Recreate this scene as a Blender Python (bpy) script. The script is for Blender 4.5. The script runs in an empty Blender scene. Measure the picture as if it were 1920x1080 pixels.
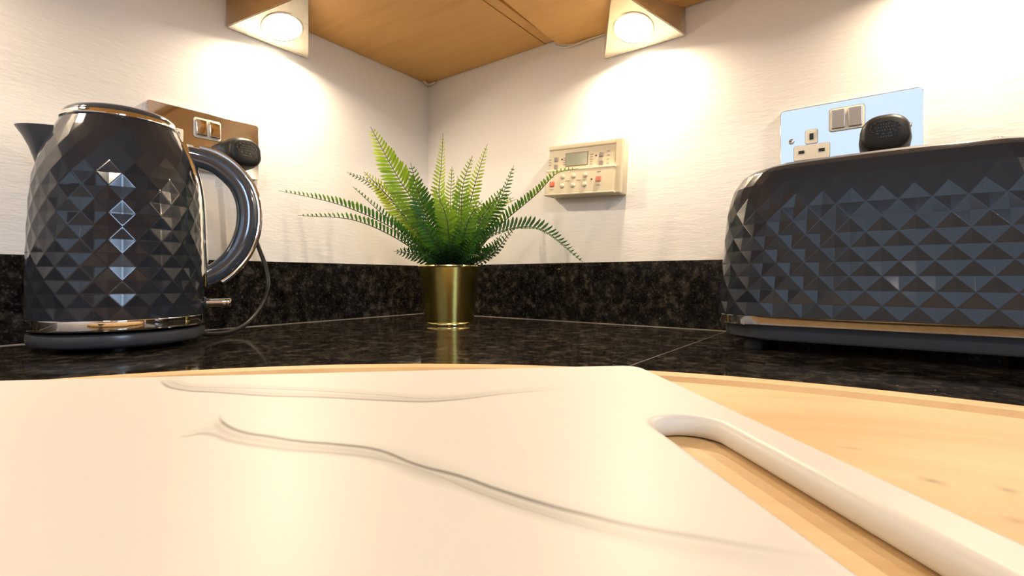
import bpy, bmesh, math, random
from mathutils import Vector, Matrix
random.seed(7)
SC = bpy.context.scene
COL = SC.collection
PI = math.pi
R = math.radians

# ------------------------------------------------------------------ camera
cam_d = bpy.data.cameras.new('camera')
cam = bpy.data.objects.new('camera', cam_d)
COL.objects.link(cam)
cam.location = (0.7807, -0.7426, 0.0735)
cam.rotation_euler = (R(90), 0, math.atan2(0.5977, 0.8017))
cam_d.sensor_width = 36.0
cam_d.lens = 36.0 * 915 / 1920
cam_d.shift_y = -18.0 / 1920
cam_d.clip_start = 0.005
cam_d.clip_end = 50
SC.camera = cam

# ------------------------------------------------------------------ colour management, world, big lights
SC.view_settings.view_transform = 'Standard'
SC.view_settings.look = 'None'
SC.view_settings.gamma = 1.0
SC.view_settings.use_curve_mapping = False
SC.view_settings.exposure = 0.40

world = bpy.data.worlds.new('world')
SC.world = world
world.use_nodes = True
world.node_tree.nodes['Background'].inputs[0].default_value = (0.62, 0.78, 1.0, 1)
world.node_tree.nodes['Background'].inputs[1].default_value = 1.2


def area_light(name, loc, rot, sx, sy, power, color):
    d = bpy.data.lights.new(name, 'AREA')
    d.shape = 'RECTANGLE'
    d.size, d.size_y, d.energy, d.color = sx, sy, power, color
    o = bpy.data.objects.new(name, d)
    o.location = loc
    o.rotation_euler = rot
    COL.objects.link(o)
    return o


# daylight coming in through the two windows of the room (both behind the camera)
area_light('window_daylight', (3.33, -1.40, 0.72), (0, R(90), 0), 1.1, 0.68, 26.0, (0.50, 0.72, 1.0))
area_light('window_daylight', (1.10, -3.13, 0.945), (R(90), 0, 0), 2.1, 0.97, 1.15, (0.46, 0.67, 1.0))
# warm fill light added below the ceiling to lift the walls, no fixture there
cl = bpy.data.lights.new('ceiling_fill_light', 'AREA')
cl.shape = 'DISK'; cl.size = 0.3; cl.energy = 21.0; cl.color = (1.0, 0.86, 0.68)
clo = bpy.data.objects.new('ceiling_fill_light', cl); COL.objects.link(clo)
clo.location = (1.75, -1.75, 1.42)


# ------------------------------------------------------------------ material helpers
def mat(name, color=(.8, .8, .8), rough=.5, metal=0.0, spec=.5, coat=0.0, aniso=0.0):
    m = bpy.data.materials.new(name)
    m.use_nodes = True
    b = m.node_tree.nodes['Principled BSDF']
    b.inputs['Base Color'].default_value = (*color, 1)
    b.inputs['Roughness'].default_value = rough
    b.inputs['Metallic'].default_value = metal
    b.inputs['Specular IOR Level'].default_value = spec
    b.inputs['Coat Weight'].default_value = coat
    b.inputs['Anisotropic'].default_value = aniso
    return m


class N:
    def __init__(s, m):
        s.t = m.node_tree
        s.b = s.t.nodes['Principled BSDF']

    def n(s, kind, **kw):
        x = s.t.nodes.new(kind)
        for k, v in kw.items():
            setattr(x, k, v)
        return x

    def l(s, a, b):
        s.t.links.new(a, b)

    def coord(s, scale=(1, 1, 1), rot=(0, 0, 0), kind='Object'):
        c = s.n('ShaderNodeTexCoord')
        m = s.n('ShaderNodeMapping')
        m.inputs['Scale'].default_value = scale
        m.inputs['Rotation'].default_value = rot
        s.l(c.outputs[kind], m.inputs['Vector'])
        return m.outputs['Vector']

    def noise(s, vec, scale, detail=3, rough=.5, dist=0):
        x = s.n('ShaderNodeTexNoise')
        x.inputs['Scale'].default_value = scale
        x.inputs['Detail'].default_value = detail
        x.inputs['Roughness'].default_value = rough
        x.inputs['Distortion'].default_value = dist
        s.l(vec, x.inputs['Vector'])
        return x.outputs['Fac']

    def ramp(s, fac, stops):
        x = s.n('ShaderNodeValToRGB')
        e = x.color_ramp.elements
        while len(e) < len(stops):
            e.new(0.5)
        for q, (p, c) in zip(e, stops):
            q.position = p
            q.color = (*c, 1)
        s.l(fac, x.inputs['Fac'])
        return x.outputs['Color']

    def mix(s, fac, a, b, mode='MIX'):
        x = s.n('ShaderNodeMix', data_type='RGBA', blend_type=mode)
        if isinstance(fac, float):
            x.inputs[0].default_value = fac
        else:
            s.l(fac, x.inputs[0])
        for i, v in ((6, a), (7, b)):
            if isinstance(v, tuple):
                x.inputs[i].default_value = (*v, 1)
            else:
                s.l(v, x.inputs[i])
        return x.outputs[2]

    def math(s, op, a, b=None, clamp=False):
        x = s.n('ShaderNodeMath', operation=op, use_clamp=clamp)
        for i, v in ((0, a), (1, b)):
            if v is None:
                continue
            if isinstance(v, (int, float)):
                x.inputs[i].default_value = v
            else:
                s.l(v, x.inputs[i])
        return x.outputs[0]

    def bump(s, h, strength=.3, dist=.001):
        x = s.n('ShaderNodeBump')
        x.inputs['Strength'].default_value = strength
        x.inputs['Distance'].default_value = dist
        s.l(h, x.inputs['Height'])
        s.l(x.outputs[0], s.b.inputs['Normal'])


M = {}


def wall_paint(name, stretch):
    m = mat(name, (.86, .835, .80), .6, spec=.3)
    g = N(m)
    v = g.coord(stretch)
    a = g.noise(v, 60, 4, .6)
    b = g.noise(v, 220, 3, .6)
    g.bump(g.math('ADD', a, g.math('MULTIPLY', b, .5)), .36, .0011)
    c = g.noise(g.coord(), 2.2, 3)
    g.l(g.ramp(c, [(.3, (.85, .825, .79)), (.7, (.875, .85, .815))]), g.b.inputs['Base Color'])
    return m


M['paint_l'] = wall_paint('wall_paint_left', (1, .35, 1.6))
M['paint_r'] = wall_paint('wall_paint_right', (.35, 1, 1.6))
M['ceiling'] = mat('ceiling_paint', (.85, .84, .82), .8)


def wood(name, c1, c2, c3, axis_scale, rough=.45, knots=False, scale=1.0):
    m = mat(name, c1, rough, spec=.4)
    g = N(m)
    v = g.coord(axis_scale)
    big = g.noise(v, 5 * scale, 4, .55, .6)
    fine = g.noise(v, 60 * scale, 4, .65, .2)
    col = g.ramp(big, [(.3, c1), (.55, c2), (.75, c1)])
    col = g.mix(g.math('MULTIPLY', g.ramp(fine, [(.5, (0, 0, 0)), (.75, (1, 1, 1))]), .3), col, c3)
    if knots:
        # a few dark knots and stains, where the board has them
        for kx, ky, kw, kl, ks in KNOTS:
            tc = g.n('ShaderNodeTexCoord')
            mp = g.n('ShaderNodeMapping')
            mp.inputs['Location'].default_value = (-kx / kl, -ky / kw, 0)
            mp.inputs['Scale'].default_value = (1 / kl, 1 / kw, 0)
            g.l(tc.outputs['Object'], mp.inputs['Vector'])
            ln = g.n('ShaderNodeVectorMath', operation='LENGTH')
            g.l(mp.outputs[0], ln.inputs[0])
            wob = g.math('ADD', ln.outputs['Value'], g.math('MULTIPLY', g.noise(g.coord(), 160, 3), .9))
            k = g.ramp(wob, [(.45, (1, 1, 1)), (1.0, (0, 0, 0))])
            col = g.mix(g.math('MULTIPLY', k, ks), col, (.25, .16, .09))
        stave = g.n('ShaderNodeTexNoise')
        stave.inputs['Scale'].default_value = 1.0
        st_v = g.coord((.6, 16, 1))
        g.l(st_v, stave.inputs['Vector'])
        col = g.mix(g.ramp(stave.outputs['Fac'], [(.45, (0, 0, 0)), (.62, (.45, .45, .45))]), col, (.60, .36, .15))
    g.l(col, g.b.inputs['Base Color'])
    g.bump(fine, .12, .0006)
    return m


M['oak'] = wood('cabinet_wood', (.60, .325, .095), (.67, .38, .12), (.50, .255, .065), (.6, 7, 1))
M['oak_x'] = wood('cabinet_wood_cross', (.62, .345, .10), (.70, .40, .125), (.52, .27, .07), (.8, 5, 1))
M['door_wood'] = wood('door_wood', (.42, .20, .08), (.50, .26, .11), (.33, .15, .06), (6, 6, .7))
KNOTS = [(0.0875, 0.2533, 0.0059, 0.0076, 0.9375), (0.1021, 0.2522, 0.0051, 0.0051, 0.875), (0.0935, 0.2341, 0.0043, 0.0051, 0.625), (0.0774, 0.2751, 0.0034, 0.0102, 0.3125), (0.1243, 0.1995, 0.0051, 0.0068, 0.625), (0.0137, 0.2611, 0.0034, 0.0136, 0.25)]
M['board_wood'] = wood('beech_board', (.66, .43, .205), (.76, .54, .29), (.58, .36, .16), (1.4, 8, 1), .5, True)


def granite():
    m = mat('black_granite', (.03, .027, .024), .08, spec=.12)
    g = N(m)
    w = g.coord((1, 1, 1))
    a = g.noise(w, 75, 5, .7)
    b = g.noise(w, 300, 3, .75)
    col = g.ramp(a, [(.38, (.0045, .0038, .0034)), (.53, (.017, .0142, .0118)), (.69, (.074, .060, .048))])
    col = g.mix(g.math('MULTIPLY', g.ramp(b, [(.58, (0, 0, 0)), (.72, (1, 1, 1))]), .55), col, (.16, .14, .12))
    x = g.n('ShaderNodeTexVoronoi')
    x.inputs['Scale'].default_value = 170
    g.l(w, x.inputs['Vector'])
    fl = g.ramp(x.outputs['Distance'], [(.05, (1, 1, 1)), (.14, (0, 0, 0))])
    sel = g.ramp(g.noise(w, 95, 2), [(.60, (0, 0, 0)), (.66, (1, 1, 1))])
    col = g.mix(g.math('MULTIPLY', fl, sel), col, (.42, .38, .33))
    g.l(col, g.b.inputs['Base Color'])
    g.l(g.ramp(a, [(.4, (.05, .05, .05)), (.7, (.10, .10, .10))]), g.b.inputs['Roughness'])
    return m


M['granite'] = granite()
M['sealant'] = mat('pale_sealant', (.36, .31, .25), .4)
M['seam'] = mat('seam_filler', (.10, .08, .06), .4)


def brushed(name, color, rough, stretch, metal=1.0):
    m = mat(name, color, rough, metal)
    g = N(m)
    a = g.noise(g.coord(stretch), 90, 3, .6)
    g.l(g.ramp(a, [(.3, (rough * .75,) * 3), (.7, (rough * 1.3,) * 3)]), g.b.inputs['Roughness'])
    return m


M['steel'] = brushed('brushed_steel', (.74, .68, .57), .34, (1, 1, 12))
M['chrome'] = mat('polished_chrome', (.86, .85, .84), .04, 1.0)
M['chrome_plate'] = mat('polished_socket_plate', (.74, .72, .70), .05, 1.0)
M['gold'] = mat('brushed_gold', (.47, .37, .10), .24, 1.0)
M['gold_rim'] = mat('gold_edge', (.85, .70, .28), .18, 1.0)
M['grey_gloss'] = mat('dark_grey_gloss', (.019, .022, .030), .11, 0.0, .5, 0.0)
M['grey_gloss'].node_tree.nodes['Principled BSDF'].inputs['Coat Roughness'].default_value = .03
M['grey_satin'] = mat('dark_grey_satin', (.050, .054, .064), .24, 0.0, .5)
M['lid'] = mat('blue_black_gloss', (.03, .04, .055), .07, 0, .6, .3)
M['handle'] = mat('handle_grey_gloss', (.06, .075, .10), .1, 0.25, .9, .6)
M['black'] = mat('black_plastic', (.012, .0115, .011), .42, spec=.3)
M['black_text'] = mat('black_plastic_relief', (.05, .045, .035), .3)
M['dark'] = mat('dark_void', (.006, .006, .006), .6)
M['rubber'] = mat('black_rubber', (.012, .012, .012), .7)
M['cream'] = mat('cream_plastic', (.66, .57, .40), .38)
M['cream_key'] = mat('cream_key', (.60, .52, .37), .4)
M['insert'] = mat('cream_socket_insert', (.74, .69, .58), .35)
M['red'] = mat('red_button', (.62, .085, .03), .4)
M['pinkred'] = mat('faded_red_button', (.55, .16, .12), .4)
M['grey_key'] = mat('grey_button', (.23, .20, .19), .45)
M['ink'] = mat('printed_ink', (.20, .17, .14), .6)
M['lcd'] = mat('lcd_glass', (.30, .32, .24), .15)
M['cable'] = mat('white_cable', (.74, .68, .58), .45)
M['floor'] = mat('floor_tile', (.35, .30, .25), .4)
M['frame'] = mat('white_window_frame', (.80, .80, .80), .4)
M['soil'] = mat('dark_moss', (.02, .025, .012), .9)
M['stem'] = mat('fern_stem', (.035, .05, .02), .5)


def emit(name, color, strength):
    m = bpy.data.materials.new(name)
    m.use_nodes = True
    t = m.node_tree
    t.nodes.clear()
    e = t.nodes.new('ShaderNodeEmission')
    e.inputs[0].default_value = (*color, 1)
    e.inputs[1].default_value = strength
    o = t.nodes.new('ShaderNodeOutputMaterial')
    t.links.new(e.outputs[0], o.inputs[0])
    return m


M['lens'] = emit('lit_lamp_lens', (1.0, .87, .66), 14.0)


def pane_mat():
    m = bpy.data.materials.new('window_glass')
    m.use_nodes = True
    t = m.node_tree
    t.nodes.clear()
    a = t.nodes.new('ShaderNodeBsdfTransparent')
    b = t.nodes.new('ShaderNodeBsdfGlossy')
    b.inputs['Roughness'].default_value = .02
    x = t.nodes.new('ShaderNodeMixShader')
    x.inputs[0].default_value = .08
    o = t.nodes.new('ShaderNodeOutputMaterial')
    t.links.new(a.outputs[0], x.inputs[1])
    t.links.new(b.outputs[0], x.inputs[2])
    t.links.new(x.outputs[0], o.inputs[0])
    return m


M['pane'] = pane_mat()


def leaf_mat():
    m = mat('fern_leaflet', (.1, .3, .03), .38, spec=.4)
    g = N(m)
    a = g.n('ShaderNodeAttribute')
    a.attribute_name = 'tone'
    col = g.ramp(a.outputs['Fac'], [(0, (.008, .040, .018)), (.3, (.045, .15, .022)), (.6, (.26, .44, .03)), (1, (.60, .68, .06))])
    var = g.noise(g.coord(), 60, 2)
    col = g.mix(g.math('MULTIPLY', var, .3), col, (.03, .09, .02))
    g.l(col, g.b.inputs['Base Color'])
    tr = g.n('ShaderNodeBsdfTranslucent')
    g.l(g.mix(1.0, col, (1.25, 1.2, .7), 'MULTIPLY'), tr.inputs['Color'])
    mx = g.n('ShaderNodeMixShader')
    mx.inputs[0].default_value = .42
    out = g.t.nodes['Material Output']
    g.l(g.b.outputs[0], mx.inputs[1])
    g.l(tr.outputs[0], mx.inputs[2])
    g.l(mx.outputs[0], out.inputs[0])
    return m


M['leaf'] = leaf_mat()


def marble_white():
    """white board; two pairs of grey veins printed on it, in the board's own coordinates"""
    m = mat('white_marble_print', (.72, .695, .645), .42, spec=.25)
    g = N(m)
    tc = g.n('ShaderNodeTexCoord')
    nz = g.n('ShaderNodeTexNoise')
    nz.inputs['Scale'].default_value = 30
    g.l(tc.outputs['Object'], nz.inputs['Vector'])
    sep = g.n('ShaderNodeSeparateXYZ')
    g.l(tc.outputs['Object'], sep.inputs[0])
    u, v0 = sep.outputs[0], sep.outputs[1]
    v = g.math('ADD', v0, g.math('MULTIPLY', g.math('SUBTRACT', nz.outputs['Fac'], .5), .0022))
    total = None
    for pts, w, s, side in VEINS:
        # piecewise curve v = f(u)
        fc = g.n('ShaderNodeFloatCurve')
        cu = fc.mapping.curves[0]
        us = [p[0] for p in pts]
        u0, u1 = min(us), max(us)
        pl = sorted(pts)
        cu.points[0].location = (0, pl[0][1] / .4)
        cu.points[1].location = (1, pl[-1][1] / .4)
        for p in pl[1:-1]:
            cu.points.new((p[0] - u0) / (u1 - u0), p[1] / .4)
        fc.mapping.update()
        tt = g.math('DIVIDE', g.math('SUBTRACT', u, u0), u1 - u0)
        g.l(tt, fc.inputs['Value'])
        f = g.math('MULTIPLY', fc.outputs[0], .4)
        dlt = g.math('SUBTRACT', v, f)
        a = g.math('DIVIDE', g.math('ABSOLUTE', dlt), w)
        core = g.math('SUBTRACT', 1.0, g.math('MULTIPLY', a, 1.0), True)
        core = g.math('POWER', core, .9)
        soft = g.math('SUBTRACT', 1.0, g.math('DIVIDE', g.math('ABSOLUTE', g.math('SUBTRACT', dlt, side * w * 2.2)), w * 3.2), True)
        both = g.math('ADD', core, g.math('MULTIPLY', soft, .45))
        e0 = g.math('MULTIPLY', tt, 3.0, True)
        e1 = g.math('MULTIPLY', g.math('SUBTRACT', 1.0, tt), 25, True)
        both = g.math('MULTIPLY', g.math('MULTIPLY', both, g.math('MULTIPLY', e0, e1)), s)
        total = both if total is None else g.math('MAXIMUM', total, both)
    col = g.mix(total, (.72, .695, .645), (.20, .185, .165))
    g.l(col, g.b.inputs['Base Color'])
    return m


# ------------------------------------------------------------------ geometry helpers
def wn(o):
    md = o.modifiers.new('weighted_normals', 'WEIGHTED_NORMAL')
    md.keep_sharp = True
    return o


def link(name, me, m, parent=None, loc=(0, 0, 0), rot=(0, 0, 0)):
    if m is not None and not me.materials:
        me.materials.append(m)
    o = bpy.data.objects.new(name, me)
    COL.objects.link(o)
    o.location = loc
    o.rotation_euler = rot
    o.parent = parent
    return o


def from_bm(bm, name, smooth=None):
    bmesh.ops.recalc_face_normals(bm, faces=bm.faces[:])
    me = bpy.data.meshes.new(name)
    if smooth is not None:
        lim = math.cos(smooth)
        bm.normal_update()
        for f in bm.faces:
            f.smooth = True
        for e in bm.edges:
            if len(e.link_faces) == 2:
                e.smooth = e.link_faces[0].normal.dot(e.link_faces[1].normal) > lim
    bm.to_mesh(me)
    bm.free()
    return me


def bm_box(bm, size, c=(0, 0, 0), bevel=0.0, seg=2):
    r = bmesh.ops.create_cube(bm, size=1.0)
    vs = r['verts']
    for v in vs:
        v.co = Vector((v.co.x * size[0] + c[0], v.co.y * size[1] + c[1], v.co.z * size[2] + c[2]))
    if bevel:
        es = list({e for v in vs for e in v.link_edges})
        bmesh.ops.bevel(bm, geom=es, offset=bevel, segments=seg, affect='EDGES', profile=.5)
    return vs


def box(name, size, c, m, parent=None, bevel=0.0, seg=2, loc=(0, 0, 0), rot=(0, 0, 0)):
    bm = bmesh.new()
    bm_box(bm, size, c, bevel, seg)
    return wn(link(name, from_bm(bm, name, R(35)), m, parent, loc, rot))


def span(name, lo, hi, m, parent=None, bevel=0.0):
    s = [hi[i] - lo[i] for i in range(3)]
    c = [(hi[i] + lo[i]) / 2 for i in range(3)]
    bm = bmesh.new()
    bm_box(bm, s, (0, 0, 0), bevel)
    return wn(link(name, from_bm(bm, name, R(35)), m, parent, c))


def bm_lathe(bm, prof, n=48, close=True):
    rings = []
    for r, z in prof:
        if r < 1e-6:
            rings.append([bm.verts.new((0, 0, z))])
        else:
            rings.append([bm.verts.new((r * math.cos(2 * PI * i / n), r * math.sin(2 * PI * i / n), z)) for i in range(n)])
    for a, b in zip(rings, rings[1:]):
        for i in range(n):
            j = (i + 1) % n
            if len(a) == 1 and len(b) == 1:
                continue
            if len(a) == 1:
                bm.faces.new((a[0], b[j], b[i]))
            elif len(b) == 1:
                bm.faces.new((a[i], a[j], b[0]))
            else:
                bm.faces.new((a[i], a[j], b[j], b[i]))
    return rings


def lathe(name, prof, m, parent=None, n=64, loc=(0, 0, 0), rot=(0, 0, 0), ang=40):
    bm = bmesh.new()
    bm_lathe(bm, prof, n)
    return wn(link(name, from_bm(bm, name, R(ang)), m, parent, loc, rot))


def catmull(pts, n=8):
    P = [Vector(p) for p in pts]
    P = [P[0] * 2 - P[1]] + P + [P[-1] * 2 - P[-2]]
    out = []
    for i in range(1, len(P) - 2):
        a, b, c, d = P[i - 1:i + 3]
        for k in range(n):
            t = k / n
            out.append(.5 * ((2 * b) + (c - a) * t + (2 * a - 5 * b + 4 * c - d) * t * t + (3 * b - a - 3 * c + d) * t ** 3))
    out.append(P[-2])
    return out


def bm_tube(bm, pts, rad, n=10, sec=None, up=Vector((0, 0, 1))):
    """rad: number or list; sec: (a, b) scale of the section along side / normal"""
    L = len(pts)
    rings = []
    prev = None
    for i, p in enumerate(pts):
        t = (pts[min(i + 1, L - 1)] - pts[max(i - 1, 0)]).normalized()
        if prev is None:
            s = t.cross(up)
            if s.length < .05:
                s = t.cross(Vector((1, 0, 0)))
        else:
            s = prev - t * prev.dot(t)
        s.normalize()
        prev = s
        q = s.cross(t)
        r = rad[i] if isinstance(rad, (list, tuple)) else rad
        a, b = sec or (1, 1)
        rings.append([bm.verts.new(p + s * math.cos(2 * PI * k / n) * r * a + q * math.sin(2 * PI * k / n) * r * b) for k in range(n)])
    for A, B in zip(rings, rings[1:]):
        for k in range(n):
            j = (k + 1) % n
            bm.faces.new((A[k], A[j], B[j], B[k]))
    bm.faces.new(rings[0][::-1])
    bm.faces.new(rings[-1])


def tube(name, pts, rad, m, parent=None, n=10, sm=8, sec=None, up=Vector((0, 0, 1))):
    bm = bmesh.new()
    P = catmull(pts, sm) if sm else [Vector(p) for p in pts]
    if isinstance(rad, (list, tuple)):
        rr = []
        for i in range(len(P)):
            t = i / (len(P) - 1) * (len(rad) - 1)
            k = min(int(t), len(rad) - 2)
            rr.append(rad[k] + (rad[k + 1] - rad[k]) * (t - k))
        rad = rr
    bm_tube(bm, P, rad, n, sec, up)
    return link(name, from_bm(bm, name, R(50)), m, parent)


def rr2d(w, h, r, n=6, c=(0, 0)):
    """rounded rectangle outline, ccw"""
    out = []
    for cx, cy, a0 in ((w / 2 - r, h / 2 - r, 0), (-w / 2 + r, h / 2 - r, 90), (-w / 2 + r, -h / 2 + r, 180), (w / 2 - r, -h / 2 + r, 270)):
        for k in range(n + 1):
            a = R(a0 + 90 * k / n)
            out.append((cx + r * math.cos(a) + c[0], cy + r * math.sin(a) + c[1]))
    return out


def plate_mesh(name, loops, thick, bevel, res=2):
    """2D outline (first) with holes (rest) extruded to 'thick' along z, edges rounded; z from 0 to thick"""
    cu = bpy.data.curves.new(name, 'CURVE')
    cu.dimensions = '2D'
    cu.fill_mode = 'BOTH'
    cu.extrude = max(thick / 2 - bevel, 1e-5)
    cu.bevel_depth = bevel
    cu.bevel_resolution = res
    cu.offset = -bevel
    for lp in loops:
        s = cu.splines.new('POLY')
        s.points.add(len(lp) - 1)
        for q, p in zip(s.points, lp):
            q.co = (p[0], p[1], 0, 1)
        s.use_cyclic_u = True
    tmp = bpy.data.objects.new(name, cu)
    COL.objects.link(tmp)
    dg = bpy.context.evaluated_depsgraph_get()
    me = bpy.data.meshes.new_from_object(tmp.evaluated_get(dg))
    bpy.data.objects.remove(tmp)
    bpy.data.curves.remove(cu)
    bm = bmesh.new()
    bm.from_mesh(me)
    bmesh.ops.remove_doubles(bm, verts=bm.verts[:], dist=1e-5)
    for v in bm.verts:
        v.co.z += thick / 2
    me2 = from_bm(bm, name, R(40))
    bpy.data.meshes.remove(me)
    return me2


def plate(name, loops, thick, bevel, m, parent=None, loc=(0, 0, 0), rot=(0, 0, 0), res=2):
    return wn(link(name, plate_mesh(name, loops, thick, bevel, res), m, parent, loc, rot))


def empty(name, loc, rz=0.0):
    o = bpy.data.objects.new(name, None)
    o.empty_display_size = .05
    COL.objects.link(o)
    o.location = loc
    o.rotation_euler = (0, 0, rz)
    return o


def tag(o, label, cat, group=None):
    o['label'] = label
    o['category'] = cat
    if group:
        o['group'] = group
    return o


def struct(o):
    o['kind'] = 'structure'
    return o


# ------------------------------------------------------------------ room shell
FZ, CZ, RX, RY = -0.90, 1.50, 3.30, -3.10
struct(span('wall_left', (-.1, RY - .1, FZ), (0, .1, CZ), M['paint_l']))
struct(span('wall_right', (0, 0, FZ), (RX + .1, .1, CZ), M['paint_r']))
struct(span('floor', (-.1, RY - .1, FZ - .1), (RX + .1, .1, FZ), M['floor']))
struct(span('ceiling', (-.1, RY - .1, CZ), (RX + .1, .1, CZ + .1), M['ceiling']))


def wall_with_hole(name, axis, pos, lo, hi, h0, h1, z0, z1, m):
    bm = bmesh.new()
    for a0, a1, b0, b1 in ((lo, h0, FZ, CZ), (h1, hi, FZ, CZ), (h0, h1, FZ, z0), (h0, h1, z1, CZ)):
        if axis == 'x':
            bm_box(bm, (.1, a1 - a0, b1 - b0), (pos, (a0 + a1) / 2, (b0 + b1) / 2))
        else:
            bm_box(bm, (a1 - a0, .1, b1 - b0), ((a0 + a1) / 2, pos, (b0 + b1) / 2))
    return struct(link(name, from_bm(bm, name), m))


wall_with_hole('wall_far', 'x', RX + .05, RY - .1, .0, -1.75, -1.05, .15, 1.29, M['paint_l'])
wall_with_hole('wall_rear', 'y', RY - .05, -.0, RX, .05, 2.15, .45, 1.44, M['paint_r'])


def window(name, axis, pos, h0, h1, z0, z1):
    root = empty(name, ((pos, (h0 + h1) / 2, z0) if axis == 'x' else ((h0 + h1) / 2, pos, z0)), R(90) if axis == 'x' else 0)
    struct(root)
    w, h = h1 - h0, z1 - z0
    t = .05
    hw = w / 2 - 1.5 * t
    sq = lambda a0, a1, b0, b1: [(a0, b0), (a1, b0), (a1, b1), (a0, b1)]
    plate('window_frame', [sq(-w / 2, w / 2, 0, h), sq(-w / 2 + t, -t / 2, t, h - t), sq(t / 2, w / 2 - t, t, h - t)], .06, .003, M['frame'], root, (0, .03, 0), (R(90), 0, 0))
    for sx in (-1, 1):
        box('window_pane', (w / 2 - t, .006, h - 2 * t), (sx * w / 4, 0, h / 2), M['pane'], root)
    return root


window('window_1', 'x', RX + .02, -1.75, -1.05, .15, 1.29)
window('window_2', 'y', RY - .02, .05, 2.15, .45, 1.44)

# ------------------------------------------------------------------ worktops, upstands
WT = .04
wl = span('worktop', (0.001, -2.2, -WT), (.6145, -.001, 0), M['granite'], bevel=.0008)
tag(wl, 'polished black speckled granite worktop along the left wall, carrying kettle and fern', 'worktop')
wr = span('worktop', (.6155, -1.55, -WT), (2.3, -.001, 0), M['granite'], bevel=.0008)
tag(wr, 'polished black speckled granite worktop on the right, under the toaster and round board', 'worktop')
sm_ = span('worktop_seam', (.6145, -1.55, -.01), (.6155, -.021, .0002), M['seam'])
tag(sm_, 'thin pale filler line where the two granite worktops meet', 'seam')
ul = span('upstand', (.0005, -2.2, .0005), (.020, -.0205, .1), M['granite'], bevel=.0008)
tag(ul, 'black granite upstand along the left wall behind the kettle', 'upstand')
sl = span('sealant_bead', (.0195, -2.2, .0), (.0208, -.021, .0009), M['sealant'], ul)
sl.matrix_parent_inverse = Matrix.Translation(-Vector(ul.location))
ur = span('upstand', (.0005, -.020, .0005), (2.3, -.0005, .1), M['granite'], bevel=.0008)
tag(ur, 'black granite upstand along the right wall behind the fern and toaster', 'upstand')
sr = span('sealant_bead', (.021, -.0208, .0), (2.3, -.0195, .0009), M['sealant'], ur)
sr.matrix_parent_inverse = Matrix.Translation(-Vector(ur.location))


def cupboard(name, lo, hi, doors, face, label, cat, wm='oak', dwm='door_wood', group=None):
    """carcass with doors on one face ('+x', '-y' or '+y'); doors: number"""
    root = empty(name, ((lo[0] + hi[0]) / 2, (lo[1] + hi[1]) / 2, lo[2]))
    tag(root, label, cat, group)
    off = Vector(root.location)

    def sp(n, a, b, m, bv=0.001, par=root):
        o = span(n, a, b, m, par, bv)
        o.location = Vector(o.location) - off
        return o
    sp('carcass', lo, hi, M[wm], .0)
    ax = 1 if face[1] == 'x' else 0
    a0, a1 = lo[ax], hi[ax]
    for k in range(doors):
        p0 = a0 + (a1 - a0) * k / doors + .0015
        p1 = a0 + (a1 - a0) * (k + 1) / doors - .0015
        if face == '+x':
            d = ((hi[0] + .002, p0, lo[2]), (hi[0] + .020, p1, hi[2]))
            hn = ((hi[0] + .020, p1 - .06, (lo[2] + hi[2]) / 2 - .07), (hi[0] + .045, p1 - .045, (lo[2] + hi[2]) / 2 + .07))
        elif face == '-x':
            d = ((lo[0] - .020, p0, lo[2]), (lo[0] - .002, p1, hi[2]))
            hn = ((lo[0] - .045, p1 - .06, (lo[2] + hi[2]) / 2 - .07), (lo[0] - .020, p1 - .045, (lo[2] + hi[2]) / 2 + .07))
        elif face == '-y':
            d = ((p0, lo[1] - .020, lo[2]), (p1, lo[1] - .002, hi[2]))
            hn = ((p1 - .06, lo[1] - .045, (lo[2] + hi[2]) / 2 - .07), (p1 - .045, lo[1] - .020, (lo[2] + hi[2]) / 2 + .07))
        else:
            d = ((p0, hi[1] + .002, lo[2]), (p1, hi[1] + .020, hi[2]))
            hn = ((p1 - .06, hi[1] + .020, (lo[2] + hi[2]) / 2 - .07), (p1 - .045, hi[1] + .045, (lo[2] + hi[2]) / 2 + .07))
        dd = sp('door', d[0], d[1], M[dwm])
        h = span('handle', hn[0], hn[1], M['steel'], dd, .004)
        h.location = Vector(h.location) - off - Vector(dd.location)
    return root


# base units carrying the worktops
cupboard('base_cabinet', (.003, -2.2, FZ), (.58, -.003, -WT), 4, '+x', 'wooden base cabinets carrying the left granite worktop', 'cabinet')
cupboard('base_cabinet', (.63, -1.52, FZ), (2.3, -.003, -WT), 3, '-y', 'wooden base cabinets carrying the right granite worktop', 'cabinet')
# tall cupboard on the far side of the room, seen only as a reflection
cupboard('tall_cupboard', (2.72, -.98, FZ), (3.29, -.01, 1.35), 2, '-x', 'tall brown wooden cupboard between the right wall and the far window', 'cupboard', 'door_wood')
cupboard('tall_cupboard', (2.72, -2.9, FZ), (3.29, -1.82, 1.35), 2, '-x', 'wide brown wooden cupboard on the other side of the far window', 'cupboard', 'door_wood')

# wall cabinets
ca = cupboard('wall_cabinet', (.0015, -2.0, .4955), (.302, -.0015, 1.2), 4, '+x',
              'pale wooden wall cabinet on the left wall, its underside reaching into the corner', 'cabinet', 'oak', 'oak')
cb = cupboard('wall_cabinet', (.3440, -.289, .4835), (2.0, -.0015, 1.2), 3, '-y',
              'pale wooden wall cabinet on the right wall, its underside right of the gap', 'cabinet', 'oak_x', 'oak_x')
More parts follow.
